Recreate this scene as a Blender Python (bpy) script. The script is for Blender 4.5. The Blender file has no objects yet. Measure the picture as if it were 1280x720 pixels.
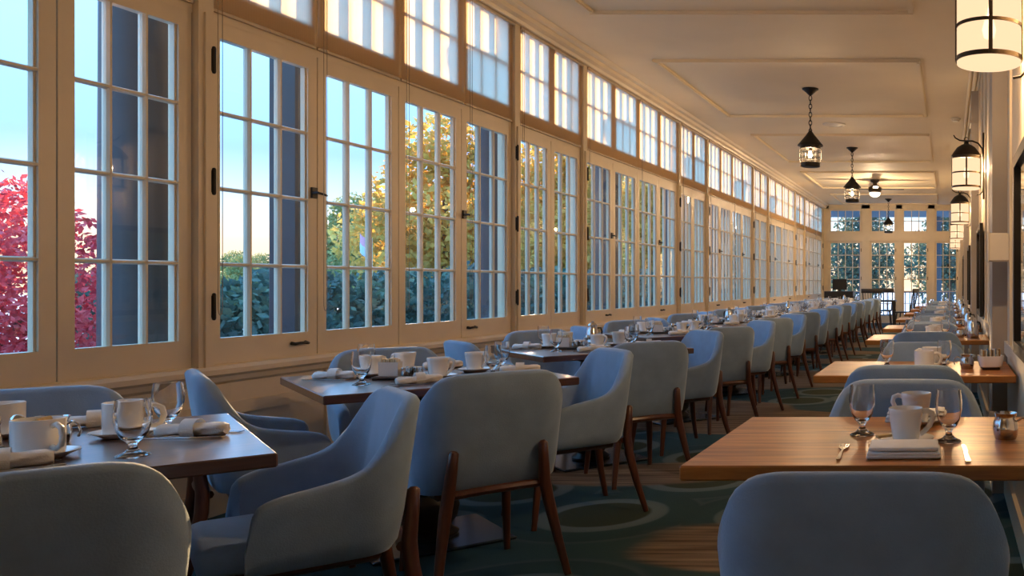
import bpy, bmesh, math, random
import numpy as np
from mathutils import Vector, Matrix
random.seed(7)
PI = math.pi
S = bpy.context.scene
COL = S.collection

# ------------------------------------------------------------------ camera
F = 1100.0                      # focal length in pixels of the 1280 x 720 frame
VPX, VPY = 1186.0, 355.0        # where the long axis of the room vanishes
CAMH = 1.18
cam = bpy.data.cameras.new('camera')
cam.sensor_width = 36.0
cam.lens = F / 1280 * 36
cam.shift_x = -(VPX - 640) / 1280
cam.shift_y = (VPY - 360) / 1280
cam.clip_start = 0.05
cam.clip_end = 400
camo = bpy.data.objects.new('camera', cam)
camo.location = (0, 0, CAMH)
camo.rotation_euler = (PI / 2, 0, 0)
COL.objects.link(camo)
S.camera = camo

# ------------------------------------------------------------------ exposure
S.view_settings.view_transform = 'Standard'
S.view_settings.look = 'None'
S.view_settings.gamma = 1
S.view_settings.use_curve_mapping = False
S.view_settings.exposure = 1.05
try:
    S.cycles.max_bounces = 8
    S.cycles.diffuse_bounces = 4
    S.cycles.glossy_bounces = 4
    S.cycles.transmission_bounces = 8
    S.cycles.transparent_max_bounces = 24
    S.cycles.caustics_reflective = False
    S.cycles.caustics_refractive = False
    S.cycles.sample_clamp_indirect = 6
except Exception:
    pass

# ------------------------------------------------------------------ sky: peach horizon, pale blue, deeper blue above
SKY_STRENGTH = 6.2
LAMP_W = 12.5
W = bpy.data.worlds.new('evening_sky')
S.world = W
W.use_nodes = True
nt = W.node_tree
bg = nt.nodes['Background']
tc = nt.nodes.new('ShaderNodeTexCoord')
sep = nt.nodes.new('ShaderNodeSeparateXYZ')
rmp = nt.nodes.new('ShaderNodeValToRGB')
mr = nt.nodes.new('ShaderNodeMapRange')
mr.inputs[1].default_value = -0.1
mr.inputs[2].default_value = 0.9
nt.links.new(tc.outputs['Generated'], sep.inputs[0])
nt.links.new(sep.outputs[2], mr.inputs[0])
nt.links.new(mr.outputs[0], rmp.inputs[0])
nt.links.new(rmp.outputs[0], bg.inputs[0])
cr = rmp.color_ramp
cr.elements[0].position = 0.0
cr.elements[0].color = (.14, .15, .18, 1)
cr.elements[1].position = 1.0
cr.elements[1].color = (.066, .20, .39, 1)
for p, c in ((.10, (.125, .092, .062)), (.14, (.135, .107, .080)), (.175, (.085, .115, .14)), (.22, (.046, .080, .150)), (.40, (.064, .185, .34))):
    e = cr.elements.new(p)
    e.color = (*c, 1)
bg.inputs[1].default_value = SKY_STRENGTH

# low evening sun behind the trees, ahead and to the left
sun = bpy.data.lights.new('sun', 'SUN')
sun.energy = 9.5
sun.color = (1.0, .60, .27)
sun.angle = math.radians(1.2)
suno = bpy.data.objects.new('sun', sun)
SUN_AZ, SUN_EL = math.radians(25), math.radians(9)
sd = Vector((-math.sin(SUN_AZ) * math.cos(SUN_EL), math.cos(SUN_AZ) * math.cos(SUN_EL), math.sin(SUN_EL)))
suno.rotation_euler = sd.to_track_quat('Z', 'Y').to_euler()
suno.location = sd * 60
COL.objects.link(suno)

# ------------------------------------------------------------------ materials
def new_mat(name):
    m = bpy.data.materials.new(name)
    m.use_nodes = True
    return m, m.node_tree, m.node_tree.nodes['Principled BSDF']

def pmat(name, col, rough=.5, metal=0.0, var=.08, scale=6.0, bump=0.0, bscale=60.0, emis=None, estr=0.0, spec=None, sheen=0.0, stretch=(1, 1, 1)):
    """plain surface with a little procedural mottling"""
    m, t, b = new_mat(name)
    co = t.nodes.new('ShaderNodeTexCoord')
    mp = t.nodes.new('ShaderNodeMapping')
    mp.inputs['Scale'].default_value = stretch
    t.links.new(co.outputs['Object'], mp.inputs[0])
    nz = t.nodes.new('ShaderNodeTexNoise')
    nz.inputs['Scale'].default_value = scale
    nz.inputs['Detail'].default_value = 4
    t.links.new(mp.outputs[0], nz.inputs['Vector'])
    r = t.nodes.new('ShaderNodeValToRGB')
    r.color_ramp.elements[0].position = .3
    r.color_ramp.elements[1].position = .7
    r.color_ramp.elements[0].color = (*[max(0, c * (1 - var)) for c in col], 1)
    r.color_ramp.elements[1].color = (*[min(1, c * (1 + var)) for c in col], 1)
    t.links.new(nz.outputs[0], r.inputs[0])
    t.links.new(r.outputs[0], b.inputs['Base Color'])
    b.inputs['Roughness'].default_value = rough
    b.inputs['Metallic'].default_value = metal
    if spec is not None:
        b.inputs['Specular IOR Level'].default_value = spec
    if sheen:
        b.inputs['Sheen Weight'].default_value = sheen
        b.inputs['Sheen Roughness'].default_value = .35
        b.inputs['Sheen Tint'].default_value = (.75, .88, 1, 1)
    if emis:
        b.inputs['Emission Color'].default_value = (*emis, 1)
        b.inputs['Emission Strength'].default_value = estr
    if bump:
        n2 = t.nodes.new('ShaderNodeTexNoise')
        n2.inputs['Scale'].default_value = bscale
        t.links.new(mp.outputs[0], n2.inputs['Vector'])
        bp = t.nodes.new('ShaderNodeBump')
        bp.inputs['Strength'].default_value = bump
        bp.inputs['Distance'].default_value = .01
        t.links.new(n2.outputs[0], bp.inputs['Height'])
        t.links.new(bp.outputs[0], b.inputs['Normal'])
    return m

def glass_mat(name, tint=(.97, .985, .99), refl=1.0):
    """thin clear glass: lets light straight through, mirrors at grazing angles"""
    m, t, b = new_mat(name)
    t.nodes.remove(b)
    out = t.nodes['Material Output']
    tr = t.nodes.new('ShaderNodeBsdfTransparent')
    tr.inputs[0].default_value = (*tint, 1)
    gl = t.nodes.new('ShaderNodeBsdfGlossy')
    gl.inputs['Roughness'].default_value = 0.01
    fr = t.nodes.new('ShaderNodeFresnel')
    fr.inputs[0].default_value = 1.45
    mu = t.nodes.new('ShaderNodeMath')
    mu.operation = 'MULTIPLY'
    geo = t.nodes.new('ShaderNodeNewGeometry')
    sb = t.nodes.new('ShaderNodeMath')
    sb.operation = 'SUBTRACT'
    sb.inputs[0].default_value = refl
    t.links.new(geo.outputs['Backfacing'], sb.inputs[1])
    t.links.new(sb.outputs[0], mu.inputs[1])
    mx = t.nodes.new('ShaderNodeMixShader')
    t.links.new(fr.outputs[0], mu.inputs[0])
    t.links.new(mu.outputs[0], mx.inputs[0])
    t.links.new(tr.outputs[0], mx.inputs[1])
    t.links.new(gl.outputs[0], mx.inputs[2])
    t.links.new(mx.outputs[0], out.inputs[0])
    return m

def shade_fabric():
    """open weave roller blind: part see-through, part glowing with the light behind"""
    m, t, b = new_mat('blind_fabric')
    out = t.nodes['Material Output']
    b.inputs['Base Color'].default_value = (.58, .52, .43, 1)
    b.inputs['Roughness'].default_value = .9
    tl = t.nodes.new('ShaderNodeBsdfTranslucent')
    tl.inputs[0].default_value = (.95, .90, .82, 1)
    tr = t.nodes.new('ShaderNodeBsdfTransparent')
    tr.inputs[0].default_value = (1.0, .74, .50, 1)
    m1 = t.nodes.new('ShaderNodeMixShader')
    m1.inputs[0].default_value = .8
    m2 = t.nodes.new('ShaderNodeMixShader')
    co = t.nodes.new('ShaderNodeTexCoord')
    wv = t.nodes.new('ShaderNodeTexWave')
    wv.bands_direction = 'Y'
    wv.inputs['Scale'].default_value = 30
    wv.inputs['Distortion'].default_value = 1.0
    t.links.new(co.outputs['Object'], wv.inputs['Vector'])
    r = t.nodes.new('ShaderNodeMapRange')
    r.inputs[3].default_value = .10
    r.inputs[4].default_value = .18
    t.links.new(wv.outputs['Fac'], r.inputs[0])
    t.links.new(r.outputs[0], m2.inputs[0])
    t.links.new(b.outputs[0], m1.inputs[1])
    t.links.new(tl.outputs[0], m1.inputs[2])
    t.links.new(m1.outputs[0], m2.inputs[1])
    t.links.new(tr.outputs[0], m2.inputs[2])
    t.links.new(m2.outputs[0], out.inputs[0])
    return m

def wood_mat(name, c1, c2, rough=.3, axis='X', scale=3.0, coat=0.0):
    m, t, b = new_mat(name)
    co = t.nodes.new('ShaderNodeTexCoord')
    mp = t.nodes.new('ShaderNodeMapping')
    mp.inputs['Scale'].default_value = {'X': (1, 14, 14), 'Y': (14, 1, 14), 'Z': (14, 14, 1)}[axis]
    t.links.new(co.outputs['Object'], mp.inputs[0])
    nz = t.nodes.new('ShaderNodeTexNoise')
    nz.inputs['Scale'].default_value = scale
    nz.inputs['Detail'].default_value = 6
    nz.inputs['Distortion'].default_value = .6
    t.links.new(mp.outputs[0], nz.inputs['Vector'])
    r = t.nodes.new('ShaderNodeValToRGB')
    r.color_ramp.elements[0].position = .3
    r.color_ramp.elements[1].position = .72
    r.color_ramp.elements[0].color = (*c1, 1)
    r.color_ramp.elements[1].color = (*c2, 1)
    t.links.new(nz.outputs[0], r.inputs[0])
    t.links.new(r.outputs[0], b.inputs['Base Color'])
    b.inputs['Roughness'].default_value = rough
    b.inputs['Coat Weight'].default_value = coat
    b.inputs['Coat Roughness'].default_value = .22
    bp = t.nodes.new('ShaderNodeBump')
    bp.inputs['Strength'].default_value = .06
    bp.inputs['Distance'].default_value = .004
    t.links.new(nz.outputs[0], bp.inputs['Height'])
    t.links.new(bp.outputs[0], b.inputs['Normal'])
    return m

def carpet_mat():
    m, t, b = new_mat('patterned_carpet')
    L = t.links.new
    co = t.nodes.new('ShaderNodeTexCoord')
    # rings
    vo = t.nodes.new('ShaderNodeTexVoronoi')
    vo.voronoi_dimensions = '2D'
    vo.inputs['Scale'].default_value = 1.05
    vo.inputs['Randomness'].default_value = .75
    L(co.outputs['Object'], vo.inputs['Vector'])
    ring = t.nodes.new('ShaderNodeValToRGB')
    e = ring.color_ramp.elements
    e[0].position, e[0].color = 0.0, (.030, .045, .030, 1)
    e[1].position, e[1].color = 1.0, (.022, .060, .070, 1)
    for p, c in ((.24, (.030, .045, .030)), (.26, (.105, .150, .165)), (.33, (.090, .135, .150)), (.35, (.020, .058, .068)), (.50, (.018, .050, .062)), (.52, (.045, .075, .085)), (.56, (.022, .060, .070))):
        k = ring.color_ramp.elements.new(p)
        k.color = (*c, 1)
    L(vo.outputs['Distance'], ring.inputs[0])
    # tan woven bands that meander across
    nz = t.nodes.new('ShaderNodeTexNoise')
    nz.noise_dimensions = '2D'
    nz.inputs['Scale'].default_value = .42
    nz.inputs['Detail'].default_value = .5
    mpn = t.nodes.new('ShaderNodeMapping')
    mpn.inputs['Location'].default_value = (3.1, 1.7, 0)
    mpn.inputs['Scale'].default_value = (.55, 1.5, 1)
    L(co.outputs['Object'], mpn.inputs[0])
    L(mpn.outputs[0], nz.inputs['Vector'])
    band = t.nodes.new('ShaderNodeValToRGB')
    band.color_ramp.elements[0].position, band.color_ramp.elements[0].color = .515, (0, 0, 0, 1)
    band.color_ramp.elements[1].position, band.color_ramp.elements[1].color = .525, (1, 1, 1, 1)
    L(nz.outputs[0], band.inputs[0])
    mp = t.nodes.new('ShaderNodeMapping')
    mp.inputs['Scale'].default_value = (1.2, 16, 1)
    L(co.outputs['Object'], mp.inputs[0])
    n2 = t.nodes.new('ShaderNodeTexNoise')
    n2.inputs['Scale'].default_value = 1.4
    n2.inputs['Detail'].default_value = 3
    L(mp.outputs[0], n2.inputs['Vector'])
    tan = t.nodes.new('ShaderNodeValToRGB')
    tan.color_ramp.elements[0].position, tan.color_ramp.elements[0].color = .35, (.085, .062, .045, 1)
    tan.color_ramp.elements[1].position, tan.color_ramp.elements[1].color = .68, (.24, .18, .125, 1)
    L(n2.outputs[0], tan.inputs[0])
    mx = t.nodes.new('ShaderNodeMix')
    mx.data_type = 'RGBA'
    L(band.outputs[0], mx.inputs[0])
    L(ring.outputs[0], mx.inputs[6])
    L(tan.outputs[0], mx.inputs[7])
    # pile
    n3 = t.nodes.new('ShaderNodeTexNoise')
    n3.inputs['Scale'].default_value = 160
    L(co.outputs['Object'], n3.inputs['Vector'])
    bp = t.nodes.new('ShaderNodeBump')
    bp.inputs['Strength'].default_value = .4
    bp.inputs['Distance'].default_value = .006
    L(n3.outputs[0], bp.inputs['Height'])
    L(bp.outputs[0], b.inputs['Normal'])
    L(mx.outputs[2], b.inputs['Base Color'])
    b.inputs['Roughness'].default_value = .95
    b.inputs['Specular IOR Level'].default_value = .15
    return m

def lamp_glass(name, col, strength):
    """frosted lamp shade: lit from inside, lets half of the bulb's light through"""
    m, t, b = new_mat(name)
    t.nodes.remove(b)
    out = t.nodes['Material Output']
    em = t.nodes.new('ShaderNodeEmission')
    em.inputs[0].default_value = (*col, 1)
    em.inputs[1].default_value = strength
    tr = t.nodes.new('ShaderNodeBsdfTransparent')
    tr.inputs[0].default_value = (1, .93, .85, 1)
    mx = t.nodes.new('ShaderNodeMixShader')
    mx.inputs[0].default_value = .25
    nz = t.nodes.new('ShaderNodeTexNoise')
    nz.inputs['Scale'].default_value = 3
    t.links.new(em.outputs[0], mx.inputs[1])
    t.links.new(tr.outputs[0], mx.inputs[2])
    t.links.new(mx.outputs[0], out.inputs[0])
    return m

def leaf_mat(name, cols, scale=2.5, rough=.6, tl=.35):
    m, t, b = new_mat(name)
    out = t.nodes['Material Output']
    co = t.nodes.new('ShaderNodeTexCoord')
    nz = t.nodes.new('ShaderNodeTexNoise')
    nz.inputs['Scale'].default_value = scale
    nz.inputs['Detail'].default_value = 6
    nz.inputs['Roughness'].default_value = .75
    t.links.new(co.outputs['Object'], nz.inputs['Vector'])
    r = t.nodes.new('ShaderNodeValToRGB')
    r.color_ramp.elements[0].position = .36
    r.color_ramp.elements[1].position = .64
    r.color_ramp.elements[0].color = (*cols[0], 1)
    r.color_ramp.elements[1].color = (*cols[-1], 1)
    for i, c in enumerate(cols[1:-1]):
        k = r.color_ramp.elements.new(.36 + .28 * (i + 1) / (len(cols) - 1))
        k.color = (*c, 1)
    t.links.new(nz.outputs[0], r.inputs[0])
    t.links.new(r.outputs[0], b.inputs['Base Color'])
    b.inputs['Roughness'].default_value = rough
    tlb = t.nodes.new('ShaderNodeBsdfTranslucent')
    t.links.new(r.outputs[0], tlb.inputs[0])
    mx = t.nodes.new('ShaderNodeMixShader')
    mx.inputs[0].default_value = tl
    t.links.new(b.outputs[0], mx.inputs[1])
    t.links.new(tlb.outputs[0], mx.inputs[2])
    t.links.new(mx.outputs[0], out.inputs[0])
    return m

M = {
    'trim': pmat('cream_trim_paint', (.70, .59, .43), .42, var=.05, scale=3, bump=.05, bscale=40),
    'wall': pmat('cream_wall_paint', (.70, .61, .46), .5, var=.05, scale=2),
    'ceil': pmat('cream_ceiling_paint', (.76, .64, .45), .65, var=.04, scale=1.2),
    'pier': pmat('grey_pier_paint', (.36, .32, .28), .5, var=.05),
    'fabric': pmat('blue_grey_upholstery', (.235, .335, .475), .85, var=.07, scale=14, bump=.12, bscale=220, sheen=.8),
    'walnut': wood_mat('walnut', (.060, .019, .010), (.12, .040, .020), .32, 'Z'),
    'top_shaded': wood_mat('shaded_table_wood', (.055, .020, .011), (.12, .045, .024), .30, 'X', coat=.8),  # window tables: brown table wood with the dimmer light put into its colour
    'top_lamplit': wood_mat('lamplit_table_wood', (.19, .056, .011), (.52, .205, .040), .34, 'X'),  # same table wood, golden lamp light painted into the colour
    'black': pmat('black_iron', (.018, .015, .013), .45, metal=.4, var=.2),
    'bronze': pmat('dark_bronze', (.040, .030, .020), .35, metal=.7, var=.2),
    'plate': pmat('blackened_steel', (.10, .14, .20), .22, metal=.8, var=.15),
    'steel': pmat('polished_steel', (.62, .62, .62), .12, metal=1.0, var=.04),
    'ceramic': pmat('white_ceramic', (.88, .88, .87), .18, var=.02),
    'linen': pmat('white_linen', (.86, .86, .85), .85, var=.04, scale=20, bump=.15, bscale=300),
    'paper': pmat('paper_packets', (.72, .60, .42), .8, var=.3, scale=50),
    'bluepaper': pmat('blue_packets', (.10, .28, .60), .7, var=.1),
    'brownpaper': pmat('brown_packets', (.45, .24, .08), .7, var=.25, scale=40),
    'darkplastic': pmat('dark_tray', (.035, .026, .022), .4, var=.1),
    'darkwood': wood_mat('black_stained_wood', (.010, .008, .008), (.028, .020, .018), .35, 'Z'),
    'carpet': carpet_mat(),
    'pane': glass_mat('window_glass', (.965, .98, .985)),
    'goblet': None,
    'blind': shade_fabric(),
    'blindrail': pmat('blind_rail', (.50, .40, .29), .5),
    'cord': pmat('bead_cord', (.30, .24, .18), .6),
    'sconce': lamp_glass('frosted_lamp_shade', (1.0, .66, .40), .62),
    'globe': lamp_glass('fan_globe', (1.0, .82, .60), 1.6),
    'bulb': lamp_glass('bulb_glass', (1.0, .78, .48), 9.0),
    'mirror': pmat('mirror_glass', (.75, .77, .78), .03, metal=1.0, var=.01),
    'offwhite': pmat('off_white_plastic', (.70, .64, .54), .5, var=.03),
    'lawn': pmat('frosty_lawn', (.58, .62, .66), .95, var=.2, scale=.6),
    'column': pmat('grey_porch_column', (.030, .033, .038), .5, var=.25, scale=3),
    'bark': pmat('bark', (.10, .075, .055), .9, var=.4, scale=9),
    'leaf_red': leaf_mat('red_leaves', [(.26, .03, .04), (.66, .06, .08), (.85, .25, .26)]),
    'leaf_green': leaf_mat('hedge_leaves', [(.03, .06, .055), (.07, .13, .10), (.16, .22, .13)], 1.8),
    'leaf_gold': leaf_mat('gold_leaves', [(.22, .16, .03), (.62, .34, .06), (.78, .54, .14)], .9, tl=.5),
    'leaf_olive': leaf_mat('olive_leaves', [(.09, .12, .05), (.24, .27, .09), (.44, .40, .15)], .8),
    'stone': pmat('far_house_wall', (.42, .36, .28), .8, var=.15, scale=1),
    'bluewood': pmat('blue_grey_porch_paint', (.10, .16, .22), .6, var=.1),
    'flag_a': pmat('pink_cloth', (.62, .25, .30), .8, var=.1),
    'flag_b': pmat('pale_blue_cloth', (.42, .48, .66), .8, var=.1),
    'cookie': pmat('biscuit', (.62, .42, .18), .8, var=.2, scale=40),
}
def goblet_glass():
    m, t, b = new_mat('goblet_glass')
    b.inputs['Base Color'].default_value = (1, 1, 1, 1)
    b.inputs['Transmission Weight'].default_value = 1.0
    b.inputs['Roughness'].default_value = 0.0
    b.inputs['IOR'].default_value = 1.45
    return m
M['goblet'] = goblet_glass()

# ------------------------------------------------------------------ mesh helpers
class MB:
    def __init__(s):
        s.v = []
        s.f = []
    def add(s, vs, fs):
        o = len(s.v)
        s.v.extend([tuple(p) for p in vs])
        s.f.extend([tuple(i + o for i in f) for f in fs])
        return s
    def box(s, x0, x1, y0, y1, z0, z1):
        vs = [(x0, y0, z0), (x1, y0, z0), (x1, y1, z0), (x0, y1, z0), (x0, y0, z1), (x1, y0, z1), (x1, y1, z1), (x0, y1, z1)]
        return s.add(vs, [(0, 3, 2, 1), (4, 5, 6, 7), (0, 1, 5, 4), (1, 2, 6, 5), (2, 3, 7, 6), (3, 0, 4, 7)])
    def rbox(s, x0, x1, y0, y1, z0, z1, r, seg=2):
        bm = bmesh.new()
        bmesh.ops.create_cube(bm, size=1.0)
        for v in bm.verts:
            v.co = Vector(((x0 + x1) / 2 + v.co.x * (x1 - x0), (y0 + y1) / 2 + v.co.y * (y1 - y0), (z0 + z1) / 2 + v.co.z * (z1 - z0)))
        bmesh.ops.bevel(bm, geom=bm.edges[:], offset=r, segments=seg, profile=.5, affect='EDGES')
        bm.verts.index_update()
        s.add([v.co[:] for v in bm.verts], [[v.index for v in f.verts] for f in bm.faces])
        bm.free()
        return s
    def lathe(s, prof, seg=20, cx=0, cy=0, cz=0):
        vs, fs = [], []
        n = len(prof)
        for k in range(seg):
            a = 2 * PI * k / seg
            for r, z in prof:
                vs.append((cx + r * math.cos(a), cy + r * math.sin(a), cz + z))
        for k in range(seg):
            k2 = (k + 1) % seg
            for i in range(n - 1):
                a, b2, c, d = k * n + i, k2 * n + i, k2 * n + i + 1, k * n + i + 1
                if prof[i][0] < 1e-6:
                    fs.append((a, c, d))
                elif prof[i + 1][0] < 1e-6:
                    fs.append((a, b2, c))
                else:
                    fs.append((a, b2, c, d))
        return s.add(vs, fs)
    def tube(s, pts, rad, seg=8, closed=False, squash=1.0):
        pts = [Vector(p) for p in pts]
        n = len(pts)
        rs = rad if isinstance(rad, (list, tuple)) else [rad] * n
        vs, fs = [], []
        up = None
        for i, p in enumerate(pts):
            if closed:
                t = pts[(i + 1) % n] - pts[i - 1]
            else:
                t = pts[min(i + 1, n - 1)] - pts[max(i - 1, 0)]
            t.normalize()
            if up is None:
                up = Vector((0, 0, 1)) if abs(t.z) < .9 else Vector((1, 0, 0))
            a = t.cross(up).normalized()
            b2 = a.cross(t).normalized()
            up = b2
            for k in range(seg):
                th = 2 * PI * k / seg
                vs.append(p + a * (rs[i] * math.cos(th)) + b2 * (rs[i] * squash * math.sin(th)))
        for i in range(n if closed else n - 1):
            j = (i + 1) % n
            for k in range(seg):
                k2 = (k + 1) % seg
                fs.append((i * seg + k, j * seg + k, j * seg + k2, i * seg + k2))
        if not closed:
            fs.append(tuple(range(seg)))
            fs.append(tuple((n - 1) * seg + k for k in reversed(range(seg))))
        return s.add(vs, fs)
    def prism(s, poly, axis, a0, a1):
        """extrude a 2D polygon along axis ('X','Y','Z')"""
        n = len(poly)
        def P(u, v, w):
            return {'X': (w, u, v), 'Y': (u, w, v), 'Z': (u, v, w)}[axis]
        vs = [P(u, v, a0) for u, v in poly] + [P(u, v, a1) for u, v in poly]
        fs = [tuple(range(n)), tuple(reversed(range(n, 2 * n)))]
        fs += [(i, i + n, (i + 1) % n + n, (i + 1) % n) for i in range(n)]
        return s.add(vs, fs)
    def mesh(s, name, smooth=None):
        me = bpy.data.meshes.new(name)
        me.from_pydata(s.v, [], s.f)
        bm = bmesh.new()
        bm.from_mesh(me)
        bmesh.ops.recalc_face_normals(bm, faces=bm.faces)
        bm.to_mesh(me)
        bm.free()
        if smooth is not None:
            me.shade_smooth()
            me.set_sharp_from_angle(angle=math.radians(smooth))
        return me

def link(name, me, mat=None, parent=None, loc=(0, 0, 0), rz=0.0, rot=None):
    if mat is not None and not me.materials:
        me.materials.append(mat)
    o = bpy.data.objects.new(name, me)
    COL.objects.link(o)
    o.location = loc
    o.rotation_euler = rot if rot else (0, 0, rz)
    if parent is not None:
        o.parent = parent
    return o

def tag(o, label, cat=None, group=None, kind=None):
    o['label'] = label
    if cat:
        o['category'] = cat
    if group:
        o['group'] = group
    if kind:
        o['kind'] = kind
    return o

def empty(name, label, cat=None, loc=(0, 0, 0), rz=0.0, group=None, kind=None):
    o = bpy.data.objects.new(name, None)
    o.empty_display_size = .1
    COL.objects.link(o)
    o.location = loc
    o.rotation_euler = (0, 0, rz)
    return tag(o, label, cat, group, kind)

def copy_tree(o, parent=None):
    c = o.copy()
    COL.objects.link(c)
    c.parent = parent
    for ch in list(o.children):
        copy_tree(ch, c)
    return c

def point_light(parent, loc, watts, col=(1, .715, .425), r=.04):
    l = bpy.data.lights.new('lamp_bulb_light', 'POINT')
    l.energy = watts * LAMP_W
    l.color = col
    l.shadow_soft_size = r
    o = bpy.data.objects.new('bulb_light', l)
    COL.objects.link(o)
    o.parent = parent
    o.location = loc
    return o

ORD = ['first', 'second', 'third', 'fourth', 'fifth', 'sixth', 'seventh', 'eighth', 'ninth', 'tenth', 'eleventh', 'twelfth', 'thirteenth',
       'fourteenth', 'fifteenth', 'sixteenth', 'seventeenth', 'eighteenth', 'nineteenth', 'twentieth']
ORD += ['twenty-' + w for w in ORD[:9]] + ['thirtieth'] + ['thirty-' + w for w in ORD[:9]]

# ------------------------------------------------------------------ room shell
XL, XR, Y0, Y1, ZC = -3.75, .33, -2.6, 26.4, 3.55
o = link('floor', MB().box(XL - .3, XR + .2, Y0 - .2, Y1 + .2, -.12, 0).mesh('floor'), M['carpet'])
tag(o, 'dark teal carpet with pale rings and tan bands', kind='structure')
o = link('ceiling', MB().box(XL - .3, XR + .2, Y0 - .2, Y1 + .2, ZC, ZC + .15).mesh('ceiling'), M['ceil'])
tag(o, 'cream painted ceiling with framed panels', kind='structure')
o = link('wall_back', MB().box(XL - .2, XR + .2, Y0 - .15, Y0, 0, ZC).mesh('wall_back'), M['wall'])
tag(o, 'cream wall behind the viewpoint', kind='structure')

# left wall: dado below the sill, posts, bands
PITCH, A_LEN, B_LEN, A0 = 4.62, 3.20, 1.42, -.19
bays = []
y = A0
while y < 26:
    bays.append(('A', y, y + A_LEN))
    if y + A_LEN + B_LEN < 26:
        bays.append(('B', y + A_LEN, y + PITCH))
    y += PITCH
YEND = bays[-1][2]
SILL, HEAD, TR0, TR1 = .765, 2.545, 2.66, 3.435
mb = MB()
mb.box(XL - .16, XL, Y0, Y1, 0, SILL)
mb.box(XL - .16, XL, Y0, A0 - .05, SILL - .04, ZC)
mb.box(XL - .16, XL, YEND + .05, Y1, SILL - .04, ZC)
mb.box(XL - .16, XL, A0 - .05, YEND + .05, TR1, ZC)
mb.box(XL - .14, XL - .02, A0 - .05, YEND + .05, HEAD - .012, TR0 + .002)
wall_left = link('wall_left', mb.mesh('wall_left'), M['trim'])
tag(wall_left, 'cream panelled wall under and around the long run of windows', kind='structure')
me_post = MB().box(-.14, .012, -.045, .045, SILL - .04, TR1).box(.012, .024, -.016, .016, SILL - .02, HEAD).mesh('window_post')
for i, (k, a, b) in enumerate(bays):
    link('window_post', me_post, M['trim'], wall_left, (XL, a, 0))
link('window_post', me_post, M['trim'], wall_left, (XL, YEND, 0))
# sill moulding
prof = [(-.02, SILL - .005), (.035, SILL - .005), (.052, SILL - .02), (.052, SILL - .045), (.03, SILL - .06), (.022, SILL - .085), (0, SILL - .10), (-.02, SILL - .10)]
o = link('trim_1', MB().prism([(XL + u, v) for u, v in prof], 'Y', Y0 + .01, Y1 - .01).mesh('trim_1', 30), M['trim'])
tag(o, 'rounded cream sill moulding under the casement windows', kind='structure')
# dado stiles and rails
me_stile = MB().box(0, .016, -.05, .05, .13, SILL - .10).mesh('dado_stile')
yy = Y0 + .2
stiles = []
for (k, a, b) in bays:
    n = 4 if k == 'A' else 2
    for j in range(n):
        stiles.append(a + (b - a) * j / n)
for yv in stiles:
    link('dado_stile', me_stile, M['trim'], wall_left, (XL, yv + .1, 0))
link('dado_rail', MB().box(XL, XL + .015, Y0 + .01, Y1 - .01, .50, .565).mesh('dado_rail'), M['trim'], wall_left)
o = link('baseboard_left', MB().box(XL, XL + .022, Y0 + .01, Y1 - .01, 0, .13).mesh('baseboard_left'), M['trim'])
tag(o, 'cream baseboard along the window wall', kind='structure')
# cornice left
prof = [(0, TR1 - .005), (.05, TR1 - .005), (.06, TR1 + .02), (.09, TR1 + .04), (.10, TR1 + .075), (.14, ZC - .03), (.16, ZC - .002), (0, ZC - .002)]
o = link('trim_2', MB().prism([(XL + u, v) for u, v in prof], 'Y', Y0 + .01, Y1 - .01).mesh('trim_2', 30), M['trim'])
tag(o, 'stepped cream cornice above the window blinds', kind='structure')

# ---------------------------------------------------------------- windows of the left wall
def frame_mesh(name, w, z0, z1, st, rt, rb, d=.045):
    m = MB()
    m.box(-d, 0, 0, st, z0, z1).box(-d, 0, w - st, w, z0, z1)
    m.box(-d, 0, st, w - st, z0, z0 + rb).box(-d, 0, st, w - st, z1 - rt, z1)
    bd = .010
    for (a, b, c, e) in ((st - .006, st + bd, z0 + rb, z1 - rt), (w - st - bd, w - st + .006, z0 + rb, z1 - rt)):
        m.box(-d + .012, -.012, a, b, c, e)
    return m.mesh(name)

def bar_v(w):
    return None
me_hinge = MB().box(0, .014, -.009, .009, -.055, .055).lathe([(0, -.07), (.006, -.068), (.009, -.06), (.009, .06), (.006, .068), (0, .07)], 8, .014, 0, 0).mesh('hinge', 40)
me_latch = MB().box(0, .012, -.022, .022, -.032, .032).tube([(.012, -.012, 0), (.035, -.012, 0), (.038, .03, -.004), (.036, .065, -.01)], [.008, .008, .007, .006], 8).mesh('latch', 40)
me_latch_m = MB().box(0, .012, -.022, .022, -.032, .032).tube([(.012, .012, 0), (.035, .012, 0), (.038, -.03, -.004), (.036, -.065, -.01)], [.008, .008, .007, .006], 8).mesh('latch', 40)
me_pull = MB().tube([(0, -.055, 0), (.022, -.05, -.004), (.030, -.025, 0), (.030, .025, 0), (.022, .05, -.004), (0, .055, 0)], [.011, .009, .008, .008, .009, .011], 8).mesh('pull_handle', 60)
WN = [0]
cache = {}
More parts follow.
